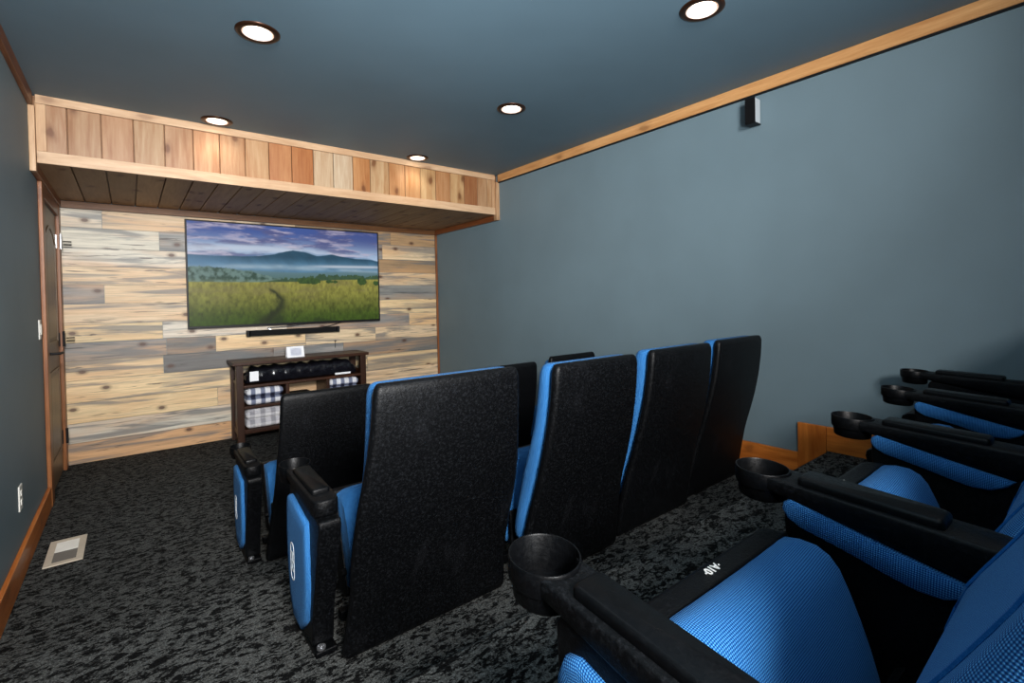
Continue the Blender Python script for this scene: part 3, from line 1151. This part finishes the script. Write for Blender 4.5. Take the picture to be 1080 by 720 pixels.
sw = thing('light_switch', 'white light switch plate beside the door casing on the left wall', 'light switch', (XL, 3.985, 1.097))
part('cover_plate', (0.0003, 0.006, -0.036, 0.036, -0.058, 0.058), M['white'], sw, 0.002)
bm = bmesh.new()
prism_x(bm, [(-0.016, -0.032), (0.016, -0.032), (0.016, 0.032), (-0.016, 0.032)], 0.0062, 0.011)
link('rocker', bm, M['white'], sw, bevel=0.002)
ou = thing('power_outlet', 'white duplex power outlet low on the left wall', 'outlet', (XL, 3.185, 0.345))
part('cover_plate', (0.0003, 0.006, -0.036, 0.036, -0.058, 0.058), M['white'], ou, 0.002)
for z in (-0.021, 0.021):
    bm = bmesh.new()
    loft(bm, [[(x_, y_, z+zz_) for (zz_, y_, _) in rrect(-0.014, 0.014, -0.016, 0.016, 0, 0.008)] for x_ in (0.0061, 0.009)])
    sk = link('socket', bm, M['white'], ou)
    part('slots', ((0.0091, 0.0096, -0.008, -0.006, z-0.004, z+0.006), (0.0091, 0.0096, 0.006, 0.008, z-0.004, z+0.006)), M['slot'], sk, 0)

vt = thing('floor_register', 'beige metal floor vent set in the carpet near the left wall', 'floor vent', (-0.2825, 3.307, 0.0))
part('frame', ((-0.072, 0.072, -0.162, -0.128, 0.0, 0.006), (-0.072, 0.072, 0.128, 0.162, 0.0, 0.006),
               (-0.072, -0.044, -0.128, 0.128, 0.0, 0.006), (0.044, 0.072, -0.128, 0.128, 0.0, 0.006)), M['beige'], vt, 0.0015)
part('louver_bank', [(-0.044, 0.044, 0.004+0.0125*k, 0.0135+0.0125*k, 0.0008, 0.0048) for k in range(10)], M['white'], vt, 0)
part('damper_plate', [(-0.044, 0.044, -0.127, 0.002, 0.0006, 0.002)] + [(-0.044, 0.044, -0.122+0.0125*k, -0.116+0.0125*k, 0.002, 0.0042) for k in range(10)], M['ventgrey'], vt, 0)

# ------------------------------------------------------------------ theater seats
PITCH_X = 0.565


def interp(z, tab):
    zs_ = [a for a, _ in tab]
    return float(np.interp(z, zs_, [b for _, b in tab]))


REAR = [(0.0, 0.166), (0.10, 0.150), (0.20, 0.128), (0.30, 0.104), (0.40, 0.072), (0.50, 0.044), (0.60, 0.022), (0.70, 0.007), (0.80, 0.0)]
FRONT = [(0.16, 0.250), (0.22, 0.232), (0.34, 0.210), (0.43, 0.186), (0.49, 0.165), (0.56, 0.145), (0.64, 0.130), (0.72, 0.119), (0.80, 0.112)]
HALFW = [(0.0, 0.264), (0.1, 0.259), (0.2, 0.250), (0.35, 0.239), (0.5, 0.237), (0.65, 0.231), (0.8, 0.226)]
FRONT_UPRIGHT = [(0.16, 0.205), (0.22, 0.208), (0.34, 0.206), (0.43, 0.192), (0.49, 0.166), (0.56, 0.138), (0.64, 0.113), (0.72, 0.098), (0.80, 0.092)]


def make_back(parent, wk=1.0, lean=0.0, inset=0.004, flare=0.0):
    FT = FRONT_UPRIGHT if lean else FRONT
    drop = 0.03 if inset > 0.015 else 0.0
    bm = bmesh.new()
    rings = []
    zl = [0.006, 0.010, 0.020, 0.035] + [0.05+0.04*k for k in range(1, 18)] + [0.772, 0.785, 0.794, 0.7985, 0.80]
    for z in zl:
        yr = interp(z, REAR)
        hw_ = interp(z, HALFW)*(1-(1-wk)*min(1.0, 0.15+z/0.7)) + flare*(max(0.0, 1-z/0.2) + 1.35*math.exp(-((z-0.36)/0.2)**2))
        th = 0.036
        ins = 0.0
        if z > 0.77:
            q = (z-0.77)/0.03
            ins = 0.016*(1-math.sqrt(max(0, 1-q*q)))
        if z < 0.020:
            ins = 0.006*(0.020-z)/0.014
        rings.append([(a, b-lean*max(0, c_-0.36), c_) for a, b, c_ in rrect(-hw_+ins, hw_-ins, yr+ins*0.9, yr+th-ins*0.3, z, 0.016, 4)])
    loft(bm, rings)
    link('back_shell', bm, M['plastic'], parent, smooth=True, angle=50)
    bm = bmesh.new()
    rings = []
    zl = [0.165, 0.17, 0.185, 0.21] + [0.21+0.03*k for k in range(1, 19)] + [0.765, 0.78, 0.79, 0.796]
    for z in zl:
        y0 = interp(z, REAR)+0.0365
        y1 = interp(z, FT)
        hw_ = min(0.234, interp(z, HALFW)*(1-(1-wk)*min(1.0, 0.15+z/0.7)) - inset)
        ins = 0.0
        if z > 0.75:
            q = min(1.0, (z-0.75)/0.046)
            ins = 0.024*(1-math.sqrt(max(0, 1-q*q)))
        if z < 0.21:
            q = (0.21-z)/0.045
            ins = 0.024*(1-math.sqrt(max(0, 1-q*q)))
        rings.append([(a, b-lean*max(0, c_-0.36), c_) for a, b, c_ in rrect(-hw_+ins*0.6, hw_-ins*0.6, y0, max(y0+0.012, y1-ins), z*(1-drop), 0.036, 6)])
    loft(bm, rings, uv=True)
    cu = link('back_cushion', bm, M['fabric'], parent, smooth=True, angle=60)
    # sewn seams of the centre panel
    for s in (-1, 1):
        bm = bmesh.new()
        tube(bm, [(s*(interp(z, HALFW)*wk-0.070), interp(z, FT)+0.0008-lean*max(0, z-0.36), z) for z in [0.25+0.035*k for k in range(15)]], 0.003, 6)
        link('seam_piping', bm, M['fabric'], cu, smooth=True)
    return cu


SEAT_TOP = [(0.434, 0.386), (0.430, 0.396), (0.405, 0.403), (0.378, 0.402), (0.358, 0.392), (0.343, 0.374), (0.330, 0.346),
            (0.314, 0.305), (0.300, 0.262), (0.289, 0.222), (0.281, 0.180), (0.279, 0.140), (0.284, 0.112), (0.298, 0.098), (0.330, 0.094)]
SEAT_PAN = [(0.4345, 0.392), (0.470, 0.388), (0.486, 0.380), (0.489, 0.364), (0.478, 0.318), (0.450, 0.22), (0.425, 0.13), (0.408, 0.085), (0.39, 0.074), (0.345, 0.078), (0.332, 0.0935)]


def make_seat(parent, number=None, hw_=0.212):
    bm = bmesh.new()
    # crowned cushion: loft across the width
    rings = []
    n = 16
    cen = (0.375, 0.24)
    for k in range(n+1):
        a = -1 + 2.0*k/n
        e = abs(a)
        s = 1.0 - 0.16*max(0, (e-0.80)/0.20)**2.2
        x = hw_*math.copysign(min(1.0, e), a)
        bulge = 0.010*(1-e*e)
        r = []
        for i, (y, z) in enumerate(SEAT_TOP):
            back = (0 < i < len(SEAT_TOP)-1)
            yy = cen[0]+(y-cen[0])*s
            zz_ = cen[1]+(z-cen[1])*(s if i > 1 else 1-(1-s)*0.4)
            if back:
                yy -= bulge*0.8
                zz_ += bulge*0.5 if z > 0.36 else 0
            r.append((x, yy, zz_))
        rings.append(r)
    loft(bm, rings, uv=True)
    cu = link('seat_cushion', bm, M['fabric'], parent, smooth=True, angle=55)
    bm = bmesh.new()
    prism_x(bm, SEAT_PAN, -hw_-0.004, hw_+0.004)
    pan = link('seat_pan', bm, M['plastic'], parent, bevel=0.005, seg=3)
    bm = bmesh.new()
    prism_x(bm, [(0.258, 0.085), (0.272, 0.085), (0.270, 0.16), (0.276, 0.235), (0.262, 0.245), (0.255, 0.17)], -hw_-0.003, hw_+0.003)
    link('hinge_cover', bm, M['plastic'], parent, bevel=0.003)
    if number:
        mw = Matrix.Translation((0.0, 0.4605, 0.3908)) @ Matrix.Rotation(math.pi, 4, 'Z') @ Matrix.Rotation(math.radians(-6.5), 4, 'X')
        text_mesh('seat_number', number, 0.020, M['print'], pan, mw)
    for s in (-1, 1):
        bm = bmesh.new()
        tube(bm, [(s*(hw_+0.002), 0.345, 0.16), (s*(hw_+0.016), 0.345, 0.16)], 0.012, 10)
        link('seat_pivot', bm, M['plastic_smooth'], parent, smooth=True)
    return cu


def make_arm(parent, x, end=False, lens=(True, True), dy=0.0, tilt=0.05):
    """moulded arm rest with cup holder on a black standard"""
    zt = 0.481
    hw_ = 0.037 if end else 0.041

    def place(b):
        for v_ in b.verts:
            v_.co.z += tilt*(v_.co.y-0.5)
            v_.co.y += dy

    def slide(b):
        for v_ in b.verts:
            v_.co.y += dy
    sw_ = 0.031 if end else 0.030
    yr_ = 0.175 if end else 0.145
    bm = bmesh.new()
    # arm beam: plan outline (concave where it meets the cup) lofted in height
    plan = [(-hw_*1.01, 0.489), (-hw_, 0.44), (-hw_, yr_+0.04), (-hw_*0.9, yr_+0.013), (-hw_*0.6, yr_), (hw_*0.6, yr_), (hw_*0.9, yr_+0.013),
            (hw_, yr_+0.04), (hw_, 0.44), (hw_*1.01, 0.489), (0.030, 0.4755), (0.015, 0.4665), (0.0, 0.4640), (-0.015, 0.4665), (-0.030, 0.4755)]

    def ring(f, ins):
        r = []
        for a, b in plan:
            top = zt - 0.003
            low = zt - float(np.interp(b, [0.145, 0.19, 0.25, 0.48], [0.036, 0.058, 0.056, 0.030] if end else [0.070, 0.068, 0.060, 0.030]))
            bb = b + ins if b < 0.19 else b
            r.append((x + a*(1-ins/hw_), bb, low + (top-low)*f))
        return r
    loft(bm, [ring(0, 0.006), ring(0.10, 0.002), ring(0.2, 0.0), ring(0.88, 0.0), ring(0.96, 0.0015), ring(1.0, 0.005)])
    place(bm)
    arm = link('armrest', bm, M['plastic'], parent, smooth=True, angle=50)
    # cup holder: flat rim band and a narrower cup below it
    bm = bmesh.new()
    c = (x, 0.517, zt)
    lathe(bm, [(0.0, -0.056), (0.041, -0.056), (0.044, -0.053), (0.0455, -0.033), (0.0490, -0.031), (0.0500, -0.027),
               (0.0500, -0.002), (0.0490, 0.0), (0.0472, 0.0), (0.0462, -0.002), (0.043, -0.049), (0.0, -0.051)], c, 48)
    place(bm)
    link('cup_holder', bm, M['plastic_smooth'], arm, smooth=True, angle=45)
    # raised pad
    bm = bmesh.new()
    zb = zt-0.003
    rings = []
    for dz, ins in ((0.0, 0.0), (0.008, 0.0), (0.012, 0.0015), (0.0145, 0.005)):
        rings.append([(a, b, zc) for a, b, zc in rrect(x-hw_+0.0105+ins, x+hw_-0.0105-ins, 0.232+ins, 0.442-ins, zb+dz, 0.009, 4)])
    loft(bm, rings)
    place(bm)
    link('arm_pad', bm, M['plastic_smooth'], arm, smooth=True, angle=50)
    # standard (panel that carries the arm)
    bm = bmesh.new()
    prism_x(bm, [(0.150, 0.39), (0.155, 0.412), (0.455, 0.444), (0.466, 0.43), (0.460, 0.30), (0.430, 0.12), (0.42, 0.018),
                 (0.246, 0.018), (0.232, 0.12), (0.195, 0.24)], x-sw_, x+sw_)
    slide(bm)
    st = link('arm_standard', bm, M['plastic'], parent, bevel=0.006, seg=2)
    bm = bmesh.new()
    box(bm, x-0.031, x+0.031, 0.213, 0.425, 0.0, 0.0178)
    slide(bm)
    link('foot_plate', bm, M['plastic_smooth'], st, bevel=0.004)
    bm = bmesh.new()
    lathe(bm, [(0, 0.018), (0.0125, 0.018), (0.0125, 0.024), (0.0095, 0.024), (0.0085, 0.020), (0.006, 0.0202), (0.005, 0.028), (0, 0.029)], (x-0.012, 0.228, 0.0), 20)
    slide(bm)
    link('floor_bolt', bm, M['silver'], st, smooth=True, angle=40)
    if end:
        # full-height upholstered panel on the aisle side
        poly = [(0.245, 0.395), (0.35, 0.410), (0.418, 0.420), (0.440, 0.412), (0.450, 0.388), (0.457, 0.30), (0.452, 0.20), (0.432, 0.10), (0.395, 0.045),
                (0.32, 0.045), (0.265, 0.10), (0.245, 0.20)]
        bm = bmesh.new()
        cy_, cz_ = 0.36, 0.24
        rings = []
        for xx, s in ((x-0.0305, 1.0), (x-0.038, 1.0), (x-0.043, 0.98), (x-0.0455, 0.94), (x-0.046, 0.75)):
            rings.append([(xx, cy_+(y-cy_)*s, cz_+(z-cz_)*s) for y, z in poly])
        loft(bm, rings, uv=True)
        place(bm)
        sp_ = link('side_panel', bm, M['fabric'], parent, smooth=True, angle=70)
        # printed oblong emblem
        bm = bmesh.new()
        ex = x-0.0466
        o_ = rrect(-0.020, 0.020, -0.058, 0.058, 0, 0.018, 5)
        i_ = [(a*0.80, b*0.93, c_) for a, b, c_ in o_]
        loft(bm, [[(ex+0.0010, 0.385+a, 0.225+b) for a, b, _ in o_], [(ex-0.0006, 0.385+a, 0.225+b) for a, b, _ in o_],
                  [(ex-0.0006, 0.385+a, 0.225+b) for a, b, _ in i_], [(ex+0.0010, 0.385+a, 0.225+b) for a, b, _ in i_]], cap=False)
        for zc in (-0.026, 0.0, 0.026):
            box(bm, ex-0.0006, ex+0.0010, 0.385-0.009, 0.385+0.009, 0.225+zc-0.004, 0.225+zc+0.004)
        box(bm, ex-0.0006, ex+0.0010, 0.385-0.003, 0.385+0.003, 0.225-0.028, 0.225+0.028)
        place(bm)
        link('emblem', bm, M['emblem'], sp_)
    else:
        poly = [(0.190, 0.408), (0.30, 0.424), (0.450, 0.450), (0.462, 0.440), (0.464, 0.428), (0.456, 0.415), (0.435, 0.405), (0.39, 0.398), (0.345, 0.390), (0.300, 0.380), (0.262, 0.374), (0.230, 0.377), (0.206, 0.390)]
        for s, on_ in zip((-1, 1), lens):
            if not on_:
                continue
            bm = bmesh.new()
            cy_, cz_ = 0.33, 0.40
            rings = []
            for xx, k in ((0.0305, 1.0), (0.036, 1.0), (0.040, 0.98), (0.0415, 0.93)):
                rings.append([(x+s*xx, cy_+(y-cy_)*k, cz_+(z-cz_)*k) for y, z in poly])
            loft(bm, rings, uv=True)
            place(bm)
            link('side_panel', bm, M['fabric'], parent, smooth=True, angle=70)


def make_theater_seat(label, group, loc, first=False, last=False, number=None, wk=1.0, lean=0.0, inset=0.004, arm=(0, 0.05), end_arm=(0, 0.05), ax=(0, 0), flare=0.0):
    t = thing('theater_seat', label, 'theater seat', loc, 0, group)
    make_back(t, wk, lean, inset, flare)
    make_seat(t, number)
    make_arm(t, -PITCH_X/2+ax[0], first, (True, True), *arm)
    if last:
        make_arm(t, PITCH_X/2+ax[1], False, (False, False), *end_arm)
    # under-frame that joins the back to the standards
    bm = bmesh.new()
    box(bm, -PITCH_X/2+0.0305, 0.224, 0.285, 0.312, 0.045, 0.075)
    link('cross_beam', bm, M['plastic_smooth'], t, bevel=0.003)
    bm = bmesh.new()
    box(bm, -0.2, 0.2, interp(0.06, REAR)+0.037, 0.2845, 0.052, 0.068)
    link('back_bracket', bm, M['plastic_smooth'], t, bevel=0.003)
    return t


GR = 'rear row of theater seats on the top tier'
GM = 'middle row of theater seats'
GF = 'front row of theater seats'
xr0 = 0.7225
rear = [
    ('blue theater seat numbered A10, nearest the viewer at bottom right', '·A10·'),
    ('blue rear-row theater seat second from the viewer, behind the second cup holder', '·A9·'),
    ('blue rear-row theater seat third from the viewer, between the third and fourth armrests', None),
    ('blue rear-row theater seat farthest from the viewer, against the right wall', None)]
ROW_REAR = [(-0.045, (0.020, 0.11), -0.006), (-0.045, (-0.012, 0.06), -0.010), (-0.020, (-0.010, 0.05), 0.026), (0.030, (-0.026, 0.05), 0.042)]
for i, (lab, num) in enumerate(rear):
    yy_, arm_, dx_ = ROW_REAR[i]
    make_theater_seat(lab, GR, (xr0+PITCH_X*i, yy_, Z2), i == 0, i == 3, num, 0.98, 0.16, 0.008, arm_, (0.045, 0.03), (dx_, 0.02))
mid = ['middle-row theater seat on the aisle, the widest black back at centre',
       'middle-row theater seat with scuffed black back, second from the aisle',
       'middle-row theater seat third from the aisle, its black back beside the last one',
       'middle-row theater seat with its black back closest to the right wall']
ROW_MID_Y = [1.200, 1.140, 1.170, 1.205]
ROW_MID_W = [1.06, 0.93, 0.98, 0.96]
for i, lab in enumerate(mid):
    make_theater_seat(lab, GM, (0.7225+PITCH_X*i+(0.010 if i == 0 else 0), ROW_MID_Y[i], Z1), i == 0, i == 3, None, ROW_MID_W[i], arm=((0.02, 0.05), (0.062, 0.05), (0, 0.05), (0, 0.05))[i], ax=((-0.028, 0.008, 0, 0)[i], 0), flare=0.018 if i == 0 else 0.0)
fr = ['front-row theater seat on the aisle, black back in front of the cabinet',
      'front-row theater seat almost hidden behind the wide central seat back',
      'front-row theater seat whose black back shows just right of the wide central seat back',
      'front-row theater seat whose top peeks above the second middle-row seat']
for i, lab in enumerate(fr):
    o = make_theater_seat(lab, GF, (0.735+0.545*i, 2.34, 0.0), i == 0, i == 3, None, 0.95, 0.0, 0.022, ax=(-0.02 if i == 0 else 0, 0))
    o.scale.z = (1.012, 1.0, 1.02, 1.045)[i]
